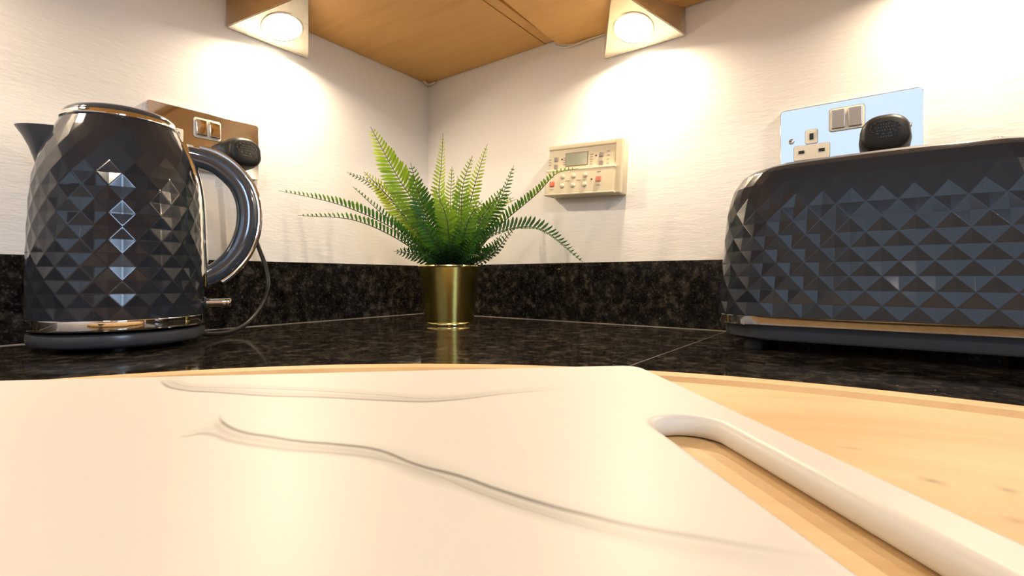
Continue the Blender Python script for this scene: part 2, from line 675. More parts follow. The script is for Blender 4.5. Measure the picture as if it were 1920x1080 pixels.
# loose base panel with a rounded corner under the right-hand cabinet
bm = bmesh.new()
pan = [(.3500, -.285), (.3390, -.045), (.3400, -.022), (.349, -.009), (.366, -.0035), (1.99, -.0035), (1.99, -.285)]
vb = [bm.verts.new((x - .36, y + .14, 0)) for x, y in pan]
f0 = bm.faces.new(vb)
ex = bmesh.ops.extrude_face_region(bm, geom=[f0])
for v in ex['geom']:
    if isinstance(v, bmesh.types.BMVert):
        v.co.z -= .0045
pn = link('base_panel', from_bm(bm, 'base_panel', R(40)), M['oak_x'], cb)
pn.location = Vector((.36, -.14, .4835)) - Vector(cb.location)
# slim white cable tucked along the wall under the right-hand cabinet
cb_pts = [(.327, -.006, .487), (.334, -.006, .482), (.344, -.006, .4765), (.358, -.006, .4745), (.372, -.006, .4750), (.388, -.005, .4770), (.405, -.004, .4775), (.425, -.004, .4775)]
co = tube('lamp_cable', cb_pts, .0013, M['cable'], None, 8, 6)
tag(co, 'thin white cable sagging along the wall under the right cabinet near the lamp', 'cable')
cs = tube('cable_stub', [(.012, -.024, .492), (.008, -.012, .4905), (.014, -.006, .491), (.026, -.004, .4935)], .0022, M['cable'], None, 8, 5)
tag(cs, 'short pale cable end poking out at the top of the wall corner', 'cable')


# ------------------------------------------------------------------ triangular under-cabinet lamps
def make_lamp():
    """local: wall plane at y=0, room towards -y, x along the wall, z=0 at the cabinet underside"""
    root = empty('cabinet_lamp', (0, 0, 0))
    W, D, H = .0665, .113, .0465
    bm = bmesh.new()
    ins = .0015
    tri = lambda s, z1, z2: [(-W * s, -.001, z1), (W * s, -.001, z1), (0, -D * s, z2)]
    top = [bm.verts.new(p) for p in ((-W, -.001, 0), (W, -.001, 0), (0, -D, 0))]
    bot = [bm.verts.new(p) for p in ((-W, -.001, -H), (W, -.001, -H), (0, -D, -.003))]
    bm.faces.new(top)
    bm.faces.new(bot)
    for i in range(3):
        j = (i + 1) % 3
        bm.faces.new((top[i], top[j], bot[j], bot[i]))
    bmesh.ops.recalc_face_normals(bm, faces=bm.faces[:])
    bmesh.ops.bevel(bm, geom=bm.edges[:], offset=.0009, segments=2, affect='EDGES')
    wn(link('housing', from_bm(bm, 'housing', R(30)), M['steel'], root))
    # face plane frame
    n = Vector((0, -(H - .003), -(D - .001))).normalized()
    c = Vector((0, -.040, -H + (H - .003) * (.040 - .001) / (D - .001)))
    q = n.to_track_quat('Z', 'Y')
    rg = lathe('bezel', [(.0275, -.001), (.0305, -.001), (.031, .0002), (.0302, .0011), (.0282, .0012), (.0275, .0004)], M['steel'], root, 48)
    rg.location = c
    rg.rotation_mode = 'QUATERNION'
    rg.rotation_quaternion = q
    ln = lathe('lens', [(0, .0012), (.012, .0011), (.022, .0008), (.0272, .0003)], M['lens'], root, 40)
    ln.location = c
    ln.rotation_mode = 'QUATERNION'
    ln.rotation_quaternion = q
    return root, c, n


LAMPS = [((.0, -.347, .4955), R(90), 'triangular steel under-cabinet lamp on the left wall above the kettle socket'),
         ((.486, 0, .4835), 0, 'triangular steel under-cabinet lamp on the right wall above the programmer'),
         ((.875, 0, .4835), 0, 'triangular steel lamp further right, above the toaster, only its light showing'),
         ((.0, -.80, .4955), R(90), 'triangular steel lamp near the front of the left wall, beyond the kettle')]
proto, lc, ln_ = make_lamp()
for i, (loc, rz, lab) in enumerate(LAMPS):
    if i == 0:
        o = proto
    else:
        o = proto.copy()
        COL.objects.link(o)
        for ch in list(proto.children):
            c2 = ch.copy()
            COL.objects.link(c2)
            c2.parent = o
    o.location = loc
    o.rotation_euler = (0, 0, rz)
    tag(o, lab, 'lamp', 'triangular under-cabinet lamps')
    ld = bpy.data.lights.new('lamp_bulb', 'AREA')
    ld.shape = 'DISK'
    ld.size = .020
    ld.spread = R(164)
    ld.energy = 1.4
    ld.color = (1.0, .80, .56)
    lo = bpy.data.objects.new('lamp_bulb', ld)
    COL.objects.link(lo)
    rm = Matrix.Rotation(rz, 3, 'Z')
    lo.location = Vector(loc) + rm @ (lc + ln_ * .003)
    lo.rotation_mode = 'QUATERNION'
    lo.rotation_quaternion = (rm @ ln_).to_track_quat('-Z', 'Y')
    lo.parent = None

# ------------------------------------------------------------------ sockets
def rotx(o):
    """plates are modelled flat in xy, thickness z -> stand them up facing -y"""
    o.rotation_euler = (R(90), 0, 0)
    return o


def make_socket():
    root = empty('double_socket', (0, 0, 0))
    rotx(plate('face_plate', [rr2d(.1475, .0855, .005)], .0045, .0010, M['chrome_plate'], root, (0, 0, 0)))
    yf = -.0045
    fr = plate('switch_frame', [rr2d(.0365, .0285, .0035)], .0012, .0005, M['insert'], root, (0, yf + .0004, .0195))
    rotx(fr)
    rotx(plate('switch_surround', [rr2d(.0376, .0296, .0038)], .0008, .0003, M['dark'], root, (0, yf + .0004, .0195)))
    for sx in (-1, 1):
        bm = bmesh.new()
        bm_box(bm, (.0145, .006, .0232), (0, 0, 0), .0015, 3)
        wn(link('rocker_switch', from_bm(bm, 'rocker_switch', R(35)), M['chrome_plate'], root, (sx * .0088, yf - .0016, .0195), (R(10), 0, 0)))
    for ox in (-.0375, .0375):
        e = plate('earth_insert', [rr2d(.0135, .0180, .0020)], .0012, .0003, M['insert'], root, (ox, yf + .0003, .0030))
        rotx(plate('insert_shadow', [rr2d(.0143, .0188, .0024)], .0007, .0002, M['dark'], root, (ox, yf + .0003, .0030)))  # dark plate stands in for the shadow line round the insert
        rotx(e)
        box('pin_hole', (.0045, .0006, .0080), (0, 0, 0), M['dark'], e).location = (0, 0, .0012)
        e.children[0].rotation_euler = (R(-90), 0, 0)
        l = plate('live_insert', [rr2d(.0395, .0190, .0022)], .0012, .0003, M['insert'], root, (ox, yf + .0003, -.0168))
        rotx(plate('insert_shadow', [rr2d(.0403, .0198, .0026)], .0007, .0002, M['dark'], root, (ox, yf + .0003, -.0168)))  # same painted shadow line round the lower insert
        rotx(l)
        for sx in (-1, 1):
            h = box('pin_hole', (.0066, .0006, .0040), (0, 0, 0), M['dark'], l)
            h.location = (sx * .0112, .001, .0012)
            h.rotation_euler = (R(-90), 0, 0)
    for sx in (-1, 1):
        s = lathe('screw', [(.0032, 0), (.0034, .0008), (.0026, .0013), (0, .0013)], M['chrome'], root, 20, (sx * .0602, yf, 0), (R(90), 0, 0))
        b = box('screw_slot', (.0050, .0004, .0009), (0, 0, 0), M['dark'], s)
        b.location = (0, 0, .0014)
        b.rotation_euler = (R(-90), R(40), 0)
    return root


def copy_tree(o, parent=None):
    c = o.copy()
    COL.objects.link(c)
    c.parent = parent
    for ch in list(o.children):
        copy_tree(ch, c)
    return c


sk = make_socket()
sk2 = copy_tree(sk)
for ch in sk.children:
    if ch.name.startswith('rocker_switch'):
        ch.rotation_euler = (R(-7), 0, 0)
sk.location = (0, -.4397, .2695)
sk.rotation_euler = (0, 0, R(90))
tag(sk, 'polished double wall socket with kettle plug, on the left wall behind the kettle', 'socket', 'polished double wall sockets')
sk2.location = (.7515, 0, .2540)
tag(sk2, 'polished double wall socket above the toaster on the right wall', 'socket', 'polished double wall sockets')


def plug_parts(parent, loc, rz):
    """black moulded plug, flat on the socket face; local -y into the room"""
    pl = []
    bm = bmesh.new()
    W, H, Dp = .0242, .0225, .040
    secs = [(0, 1.0, 1.0), (.010, 1.0, 1.0), (.024, .99, .99), (.034, .95, .94), (.0385, .88, .86), (.0405, .72, .70), (.041, .4, .4)]
    n = 40
    rings = []
    for d, sx, sz in secs:
        rg = []
        for k in range(n):
            a = 2 * PI * k / n
            x = abs(math.cos(a)) ** .74 * math.copysign(1, math.cos(a)) * W * sx
            z = abs(math.sin(a)) ** .74 * math.copysign(1, math.sin(a)) * H * sz
            if z < 0:
                x *= 1.04
            else:
                x *= 1 - .14 * (z / H) ** 2
            rg.append(bm.verts.new((x, -d, z)))
        rings.append(rg)
    for a, b in zip(rings, rings[1:]):
        for k in range(n):
            j = (k + 1) % n
            bm.faces.new((a[k], a[j], b[j], b[k]))
    bm.faces.new(rings[0][::-1])
    bm.faces.new(rings[-1])
    p = link('plug', from_bm(bm, 'plug', R(50)), M['black'], parent, loc, (0, 0, rz))
    bm = bmesh.new()
    # moulded oval mark with rows of small raised strokes
    ov = [Vector((.0135 * math.cos(2 * PI * k / 28), -.0412, .0075 * math.sin(2 * PI * k / 28) + .005)) for k in range(29)]
    for k in range(28):
        a, b = ov[k], ov[k + 1]
        if k % 2 == 0:
            bm_box(bm, ((b - a).length * 1.05, .0008, .0011), (0, 0, 0))
            ang = math.atan2(b.z - a.z, b.x - a.x)
            mtx = Matrix.Translation((a + b) / 2) @ Matrix.Rotation(-ang, 4, 'Y')
            bm.verts.ensure_lookup_table()
            for v in bm.verts[-8:]:
                v.co = mtx @ v.co
    rs = random.Random(3)
    for row, (z, m_) in enumerate(((.0085, 6), (.0052, 8), (.0018, 7), (-.0055, 6))):
        for k in range(m_):
            x = (k - (m_ - 1) / 2) * .0024
            bm_box(bm, (.0013, .0007, .0019 * rs.uniform(.6, 1.1)), (x, -.0412, z), 0)
    link('moulded_mark', from_bm(bm, 'moulded_mark'), M['black_text'], p)['kind'] = 'stuff'
    bm = bmesh.new()
    bm_tube(bm, [Vector((0, -.018, -H + .002)), Vector((0, -.018, -H - .006)), Vector((0, -.019, -H - .014))], [.0058, .0048, .004], 14)
    link('cord_grip', from_bm(bm, 'cord_grip', R(40)), M['black'], p)
    return p


# ------------------------------------------------------------------ faceted shells
def facet_shell(rings_fn, na, nb, amp_fn, closed_bm=None):
    """lattice of sunk four-sided diamonds. rings_fn(a, b) -> (point, outward normal); a periodic in na (even)"""
    bm = closed_bm or bmesh.new()
    V = [[None] * na for _ in range(nb + 1)]
    for b in range(nb + 1):
        for a in range(na):
            p, nrm = rings_fn(a, b)
            up = -amp_fn(b) if (a + b) % 2 == 0 else 0.0
            V[b][a] = bm.verts.new(p + nrm * up)
    for b in range(nb):
        for a in range(na):
            c = (a + 1) % na
            p00, p10, p01, p11 = V[b][a], V[b][c], V[b + 1][a], V[b + 1][c]
            if (a + b) % 2 == 0:      # p00 and p11 are peaks; split along p10-p01
                bm.faces.new((p00, p10, p01))
                bm.faces.new((p10, p11, p01))
            else:
                bm.faces.new((p00, p10, p11))
                bm.faces.new((p00, p11, p01))
    return bm, V


def interp(tab, x):
    for (x0, y0), (x1, y1) in zip(tab, tab[1:]):
        if x <= x1:
            t = (x - x0) / (x1 - x0)
            return y0 + (y1 - y0) * t
    return tab[-1][1]


def smooth_tab(pts, n=6):
    return [(p.x, p.y) for p in catmull([(a, b, 0) for a, b in pts], n)]


# ------------------------------------------------------------------ kettle
KX, KY = .1133, -.5676
KR = R(63.3)                                   # spout opposite the handle, handle along local +x
kb = empty('power_base', (KX, KY, 0), KR)
tag(kb, 'dark grey round power base under the kettle, with black cord to the left wall plug', 'kettle base')
lathe('base_plate', [(0, .0038), (.066, .0038), (.0735, .0052), (.0765, .0085), (.0772, .0135), (.0765, .0172), (.0735, .0188), (.05, .0190), (0, .0190)], M['grey_satin'], kb, 96)
for k in range(3):
    a = R(40 + 120 * k)
    lathe('foot', [(0, 0), (.0055, 0), (.006, .001), (.006, .0042), (0, .0042)], M['rubber'], kb, 20, (.058 * math.cos(a), .058 * math.sin(a), 0))
inv = Matrix.Rotation(-KR, 3, 'Z')
kc = Vector((KX, KY, 0))


def kloc(p):
    return inv @ (Vector(p) - kc)


plug_w = Vector((.0048, -.4035, .2580))
pk = plug_parts(kb, kloc(plug_w), R(90) - KR)
cord = [(.150, -.505, .0110), (.1324, -.49, .0062), (.1116, -.4556, .0042), (.0897, -.4221, .0130), (.0753, -.3954, .0368), (.067, -.3828, .0633), (.0539, -.3802, .0909), (.0399, -.3843, .1214), (.031, -.392, .155), (.0250, -.399, .190), (.0235, -.4022, .218)]
tube('cord', [kloc(p) for p in cord], .0030, M['black'], kb, 12, 8)

kt = empty('kettle', (KX, KY, .0205), KR)
tag(kt, 'dark grey gloss kettle with diamond-faceted body, spout left and looped handle', 'kettle')
zb = .0205
prof = smooth_tab([(.0316, .0772), (.06, .0774), (.10, .0768), (.135, .0756), (.16, .0742), (.178, .0722), (.196, .0682), (.210, .0638), (.220, .0600), (.231, .0553), (.2400, .0510)])
plen = [0]
for (x0, y0), (x1, y1) in zip(prof, prof[1:]):
    plen.append(plen[-1] + math.hypot(x1 - x0, y1 - y0))


def kprof(s):
    s = min(max(s, 0), plen[-1])
    for i in range(len(plen) - 1):
        if s <= plen[i + 1] + 1e-9:
            t = (s - plen[i]) / (plen[i + 1] - plen[i])
            z = prof[i][0] + (prof[i + 1][0] - prof[i][0]) * t
            r = prof[i][1] + (prof[i + 1][1] - prof[i][1]) * t
            dz, dr = prof[i + 1][0] - prof[i][0], prof[i + 1][1] - prof[i][1]
            L = math.hypot(dz, dr)
            return z, r, Vector((dz / L, 0, -dr / L))
    return prof[-1][0], prof[-1][1], Vector((1, 0, 0))


NB = 16
# camera-facing column at world angle -14.7 deg
a_off = math.atan2(-.7426 - KY, .7807 - KX) - KR


def kfn(a, b):
    z, r, nn = kprof(plen[-1] * b / NB)
    th = 2 * PI * a / 44 + a_off
    return Vector((r * math.cos(th), r * math.sin(th), z - zb)), Vector((nn.x * math.cos(th), nn.x * math.sin(th), nn.z))


def kamp(b):
    if b in (0, NB):
        return 0.0
    return .0013 if b < NB - 5 else .0013 * (NB - b) / 7.0


bm, V = facet_shell(kfn, 44, NB, kamp)
kz = lambda z: z - zb
body = link('body', from_bm(bm, 'kettle_body'), M['grey_gloss'], kt)
bv = body.modifiers.new('edge_softening', 'BEVEL')
bv.width = .0008
bv.segments = 2
bv.limit_method = 'ANGLE'
bv.angle_limit = R(4)
bv.harden_normals = False
for p in body.data.polygons:
    p.use_smooth = False
lathe('chrome_band', [(.0730, kz(.0214)), (.0770, kz(.0218)), (.0774, kz(.0226)), (.0776, kz(.0240)), (.0777, kz(.0316)), (.0772, kz(.0324)), (.0700, kz(.0324))], M['chrome'], kt, 96)
lathe('underside', [(0, kz(.0207)), (.055, kz(.0207)), (.0735, kz(.0214))], M['dark'], kt, 64)
lathe('chrome_rim', [(.0470, kz(.2385)), (.0512, kz(.2390)), (.0526, kz(.2402)), (.0527, kz(.2412)), (.0512, kz(.2424)), (.0500, kz(.2455)), (.0470, kz(.2458))], M['chrome'], kt, 96)
lid = lathe('lid', [(.0480, kz(.2455)), (.0495, kz(.2460)), (.0490, kz(.2485)), (.0450, kz(.2520)), (.0380, kz(.2545)), (.0300, kz(.2562)), (.018, kz(.2576)), (0, kz(.2580))], M['lid'], kt, 96)
# handle loop in the local xz plane
hp = [(.0600, .2165), (.0705, .2145), (.0850, .2105), (.0985, .2020), (.1120, .1875), (.1195, .170), (.1218, .1500), (.1195, .1290), (.1130, .1100), (.1020, .0930), (.0885, .0805), (.0740, .0735)]
tube('handle', [(x, 0, kz(z)) for x, z in hp], [.0082, .0088, .0090, .0092, .0092, .0092, .0092, .0090, .0088, .0084], M['handle'], kt, 24, 6, (1.30, .92), Vector((0, 1, 0)))
hp_out = [(x + ox, z + oz) for (x, z), (ox, oz) in zip(hp[1:-1], [(.001, .009), (.0035, .009), (.0062, .0072), (.0085, .004), (.0092, .0015), (.0094, -.001), (.009, -.003), (.0075, -.0055), (.006, -.0072), (.004, -.0085)])]
tube('handle_trim', [(x - .0006 * 0, 0, kz(z)) for x, z in hp_out], .0026, M['chrome'], kt, 12, 6, (2.6, .55), Vector((0, 1, 0)))
# chrome strip down the back of the body
st = []
bm = bmesh.new()
rows = []
for k in range(26):
    z = .064 + (.228 - .064) * k / 25
    r = interp(prof, z) + .0022
    w = .0135 * (1 - .25 * k / 25)
    row = []
    for q in range(7):
        t = -1 + 2 * q / 6
        th = t * w / r
        rr_ = r + .0022 * (1 - t * t) - (.003 if abs(t) == 1 else 0)
        row.append(bm.verts.new((rr_ * math.cos(th), rr_ * math.sin(th), kz(z))))
    rows.append(row)
for A, B in zip(rows, rows[1:]):
    for q in range(6):
        bm.faces.new((A[q], A[q + 1], B[q + 1], B[q]))
link('handle_mount', from_bm(bm, 'handle_mount', R(60)), M['chrome'], kt)
# switch lever low on the handle side
lv = tube('switch_lever', [(.072, 0, kz(.0447)), (.085, 0, kz(.0447)), (.097, 0, kz(.0447)), (.1015, 0, kz(.0447)), (.1040, 0, kz(.0447)), (.1050, 0, kz(.0447))], [.0048, .0048, .0048, .0052, .0052, .0030], M['chrome'], kt, 20, 3)
lv2 = lathe('lever_socket', [(.0075, 0), (.0075, .003), (.0055, .005), (0, .005)], M['grey_gloss'], kt, 24, (.0745, 0, kz(.0447)), (0, R(90), 0))
# spout: beak opening at the top, pointing to local -x
bm = bmesh.new()
secs = [(.180, .060, .0700, .0040), (.188, .058, .0712, .008), (.198, .056, .0735, .012), (.209, .054, .0770, .0155), (.220, .050, .0820, .0185), (.2300, .048, .0882, .0205)]
rows = []
NS = 17
for z, xin, xout, hw in secs:
    row = []
    for q in range(NS):
        t = PI * q / (NS - 1)
        x = xin + (xout - xin) * math.sin(t) ** .8
        row.append(bm.verts.new((-x, hw * math.cos(t) * 1.0, kz(z))))
    rows.append(row)
inn = []
for (z, xin, xout, hw) in reversed(secs):
    row = []
    for q in range(NS):
        t = PI * q / (NS - 1)
        x = xin + max(xout - xin - .002, .001) * math.sin(t) ** .8
        row.append(bm.verts.new((-x, max(hw - .0018, .001) * math.cos(t), kz(z) + (0.0 if z < .23 else .0))))
    inn.append(row)
allr = rows + inn
for A, B in zip(allr, allr[1:]):
    for q in range(NS - 1):
        bm.faces.new((A[q], A[q + 1], B[q + 1], B[q]))
link('spout', from_bm(bm, 'spout', R(50)), M['grey_satin'], kt)

# ------------------------------------------------------------------ toaster
TX, TY = .7850, -.1250
tt = empty('toaster', (TX, TY, 0))
tag(tt, 'dark grey gloss toaster with diamond-faceted sides and chrome band, on the right worktop', 'toaster')
HL, HD, CR = .1460, .0820, .046


def rr_perim(hl, hd, r, s):
    """point and outward normal on a rounded rectangle at fraction s of its perimeter, starting mid front (-y), going +x"""
    segs = [('l', hl - r), ('c', PI / 2 * r), ('l', 2 * (hd - r)), ('c', PI / 2 * r), ('l', 2 * (hl - r)), ('c', PI / 2 * r), ('l', 2 * (hd - r)), ('c', PI / 2 * r), ('l', hl - r)]
    L = sum(x[1] for x in segs)
    d = (s % 1.0) * L
    p = Vector((0, -hd, 0))
    ang = 0.0
    for kind, ln in segs:
        t = Vector((math.cos(ang), math.sin(ang), 0))
        if d <= ln + 1e-9:
            if kind == 'l':
                return p + t * d, Vector((t.y, -t.x, 0))
            a2 = ang + d / r
            nrm0 = Vector((t.y, -t.x, 0))
            cen = p - nrm0 * r
            nr = Vector((math.sin(a2), -math.cos(a2), 0))
            return cen + nr * r, nr
        if kind == 'l':
            p = p + t * ln
        else:
            nrm0 = Vector((t.y, -t.x, 0))
            cen = p - nrm0 * r
            ang += PI / 2
            p = cen + Vector((math.sin(ang), -math.cos(ang), 0)) * r
        d -= ln
    return Vector((0, -hd, 0)), Vector((0, -1, 0))


tprof = smooth_tab([(.0360, .0), (.055, .001), (.078, .0028), (.111, .0052), (.135, .0070), (.150, .0090), (.163, .0118), (.173, .0155), (.1805, .0205)])   # (z, inset)
NT = 11
NA = 68


def arch(x, z):
    return z + .004 * (1 - (x / HL) ** 2) * max(0, (z - .10) / .08)


def tfn(a, b):
    zz = tprof[0][0] + (tprof[-1][0] - tprof[0][0]) * b / NT
    ins = interp(tprof, zz)
    p, nr = rr_perim(HL - ins, HD - ins, CR, (a + .0) / NA)
    return Vector((p.x, p.y, arch(p.x, zz))), nr


def tamp(b):
    if b == 0 or b == NT:
        return 0.0
    return {NT - 1: .0002, NT - 2: .0005, NT - 3: .0008}.get(b, .00105)


bm, V = facet_shell(tfn, NA, NT, tamp)
# rounded shoulder and top
prev = V[NT]
for z, ins in ((.1852, .0255), (.1885, .033), (.1905, .044)):
    row = []
    for a in range(NA):
        p, nr = rr_perim(HL - ins, HD - ins, min(CR, HD - ins - .001), a / NA)
        row.append(bm.verts.new((p.x, p.y, arch(p.x, z))))
    for a in range(NA):
        c = (a + 1) % NA
        bm.faces.new((prev[a], prev[c], row[c], row[a]))
    prev = row
bm.faces.new(prev)
tb = link('body', from_bm(bm, 'toaster_body'), M['grey_gloss'], tt)
zt_top = .188
for p in tb.data.polygons:
    cz = p.center.z
    p.use_smooth = cz > .181
bv = tb.modifiers.new('edge_softening', 'BEVEL')
bv.width = .00035
bv.segments = 2
bv.limit_method = 'ANGLE'
bv.angle_limit = R(4)
for sy in (-1, 1):
    plate('bread_slot', [rr2d(.170, .030, .008), rr2d(.160, .020, .005)], .0016, .0005, M['chrome'], tt, (0, sy * .022, .1930))
    box('slot_well', (.159, .019, .0012), (0, sy * .022, .1938), M['dark'], tt)


def ring_band(name, tab, m, n=NA * 2):
    bm = bmesh.new()
    rows = []
    for z, ins in tab:
        rows.append([bm.verts.new((*rr_perim(HL - ins, HD - ins, CR, a / n)[0].xy, z)) for a in range(n)])
    for A, B in zip(rows, rows[1:]):
        for a in range(n):
            c = (a + 1) % n
            bm.faces.new((A[a], A[c], B[c], B[a]))
    bm.faces.new(rows[0][::-1])
    bm.faces.new(rows[-1])
    return wn(link(name, from_bm(bm, name, R(40)), m, tt))


ring_band('chrome_band', [(.0262, .0052), (.0264, .0012), (.0270, .0004), (.0278, .0002), (.0355, .0), (.0362, .0006), (.0366, .0020)], M['chrome'])
ring_band('base', [(.0115, .012), (.0118, .009), (.0140, .0070), (.0262, .0062), (.0268, .0075)], M['grey_satin'])
for sx in (-1, 1):
    for sy in (-1, 1):
        lathe('foot', [(0, 0), (.008, 0), (.009, .002), (.009, .0125), (0, .0125)], M['rubber'], tt, 20, (sx * .108, sy * .052, 0))
box('lever', (.018, .032, .012), (HL + .006, 0, .145), M['grey_satin'], tt, .004, 3)
lathe('browning_dial', [(0, .012), (.012, .012), (.0135, .010), (.014, 0)], M['chrome'], tt, 32, (HL - .002, 0, .07), (0, R(90), 0))
pt = plug_parts(tt, Vector((.7890 - TX, -.0048 - TY, .2400)), 0)
tube('cord', [Vector(p) - Vector((TX, TY, 0)) for p in ((.789, -.0225, .203), (.790, -.0225, .17), (.800, -.026, .12), (.83, -.030, .06), (.86, -.031, .03), (.875, -.040, .020), (.87, -.053, .019))], .0030, M['black'], tt, 10, 8)

# ------------------------------------------------------------------ heating programmer on the right wall
pg = empty('heating_programmer', (.3915, 0, .2555))
pg.rotation_euler = (0, R(3.2), 0)
tag(pg, 'cream plastic heating programmer with small grey screen, on the right wall above the fern', 'programmer')
PW, PH = .139, .088
# casing: rounded back box, lower half stands further out under a lip
bm = bmesh.new()
bm_box(bm, (PW, .020, PH), (0, -.0105, 0), .003, 3)
link('casing', from_bm(bm, 'casing', R(35)), M['cream'], pg)
box('top_lip', (PW, .0055, .009), (0, -.0215, PH / 2 - .0045), M['cream'], pg, .002, 3)
box('side_lip', (.012, .0085, PH * .99), (PW / 2 - .006, -.0215, 0), M['cream'], pg, .002, 3)
box('screen_fascia', (PW - .014, .003, .036), (-.0055, -.0210, .0190), M['cream'], pg, .001)
sc = box('screen', (.0400, .0012, .0200), (0, 0, 0), M['lcd'], pg, .0003)
sc.location = (-.0135, -.0230, .0170)
fr = plate('screen_surround', [rr2d(.0430, .0230, .002), rr2d(.0396, .0196, .001)], .0009, .0003, M['ink'], pg)
fr.rotation_euler = (R(90), 0, 0)
fr.location = (-.0135, -.0224, .0170)
for x, z in ((-.0535, .0195), (-.0535, .0070), (.0320, .0205), (.0320, .0070)):
    b = box('grey_button', (.0066, .0028, .0074), (0, 0, 0), M['grey_key'], pg, .0007)
    b.location = (x, -.0232, z)
for x, z in ((-.0420, .0190), (.0225, .0200)):
    lathe('indicator_dot', [(0, .001), (.0012, .001), (.0014, 0)], M['dark'], pg, 12, (x, -.0224, z), (R(90), 0, 0))
bm = bmesh.new()
rs = random.Random(5)
for x0, z0, n_, dz in ((-.066, .020, 3, .0045), (.0140, .0225, 6, .0040), (.0440, .025, 4, .0065), (-.0370, .021, 4, .0038)):
    for k in range(n_):
        bm_box(bm, (rs.uniform(.0035, .0060), .0003, .0010), (x0, -.0226, z0 - k * dz))
link('printed_legend', from_bm(bm, 'printed_legend'), M['ink'], pg)['kind'] = 'stuff'
# lower control flap
fl = box('control_flap', (PW - .011, .012, .0400), (0, 0, 0), M['cream'], pg, .002, 3)
fl.location = (-.0040, -.0255, -.0215)
fl.rotation_euler = (R(-4), 0, 0)
lp = box('flap_lip', (PW - .010, .009, .0045), (0, -.0020, .0200), M['cream'], fl, .0015, 3)
cf = box('flap_chin', (PW - .009, .011, .0035), (0, -.0010, -.0205), M['cream'], fl, .0012, 3)
for x, m_, z in ((-.0500, 'red', -.0030), (.0370, 'pinkred', .0008)):
    b = box('red_button', (.0085, .003, .0085), (0, 0, 0), M[m_], fl, .0008)
    b.location = (x, -.0066, z)
for x, z in ((-.0300, .0085), (-.0300, -.0070), (-.0095, .0085), (-.0095, -.0070), (.0125, .0085), (.0125, -.0070)):
    lathe('round_key', [(0, .0022), (.0030, .0021), (.0040, .0013), (.0043, 0)], M['cream_key'], fl, 20, (x, -.0060, z), (R(90), 0, 0))
lathe('indicator_dot', [(0, .001), (.0012, .001), (.0014, 0)], M['dark'], fl, 12, (.0250, -.0060, .0010), (R(90), 0, 0))
bm = bmesh.new()
for x0, z0 in ((-.0500, .0090), (-.0500, -.0120), (-.0200, .001), (.0015, .001), (.0370, .0130), (.0370, -.0090), (.0125, .0010)):
    bm_box(bm, (rs.uniform(.006, .009), .0003, .0009), (x0, -.0061, z0))
link('printed_legend', from_bm(bm, 'printed_legend'), M['ink'], fl)['kind'] = 'stuff'

# ------------------------------------------------------------------ potted fern
PF = empty('potted_fern', (.2290, -.1720, 0), math.atan2(.5977, .8017))
tag(PF, 'green fern in a brushed gold metal pot, standing in the worktop corner', 'plant')
lathe('pot', [(0, .0015), (.0385, .0015), (.0400, .0008), (.0403, .0025), (.0400, .0045), (.0396, .0060), (.0474, .0905), (.0474, .0925), (.0455, .0925), (.0385, .010), (0, .010)], M['gold'], PF, 96, ang=25)
lathe('pot_rim', [(.0466, .0905), (.0484, .0908), (.0492, .0925), (.0487, .0942), (.0472, .0946), (.0458, .0938), (.0456, .0915)], M['gold_rim'], PF, 96)
lathe('pot_foot_ring', [(.0385, .0002), (.0402, .0), (.0409, .0016), (.0407, .0036), (.0398, .0050)], M['gold_rim'], PF, 96)
bm = bmesh.new()
bmesh.ops.create_icosphere(bm, subdivisions=3, radius=1)
for v in bm.verts:
    k = 1 + random.uniform(-.12, .12)
    v.co = Vector((v.co.x * .043 * k, v.co.y * .043 * k, .085 + v.co.z * .018 * k))
link('moss', from_bm(bm, 'moss'), M['soil'], PF)

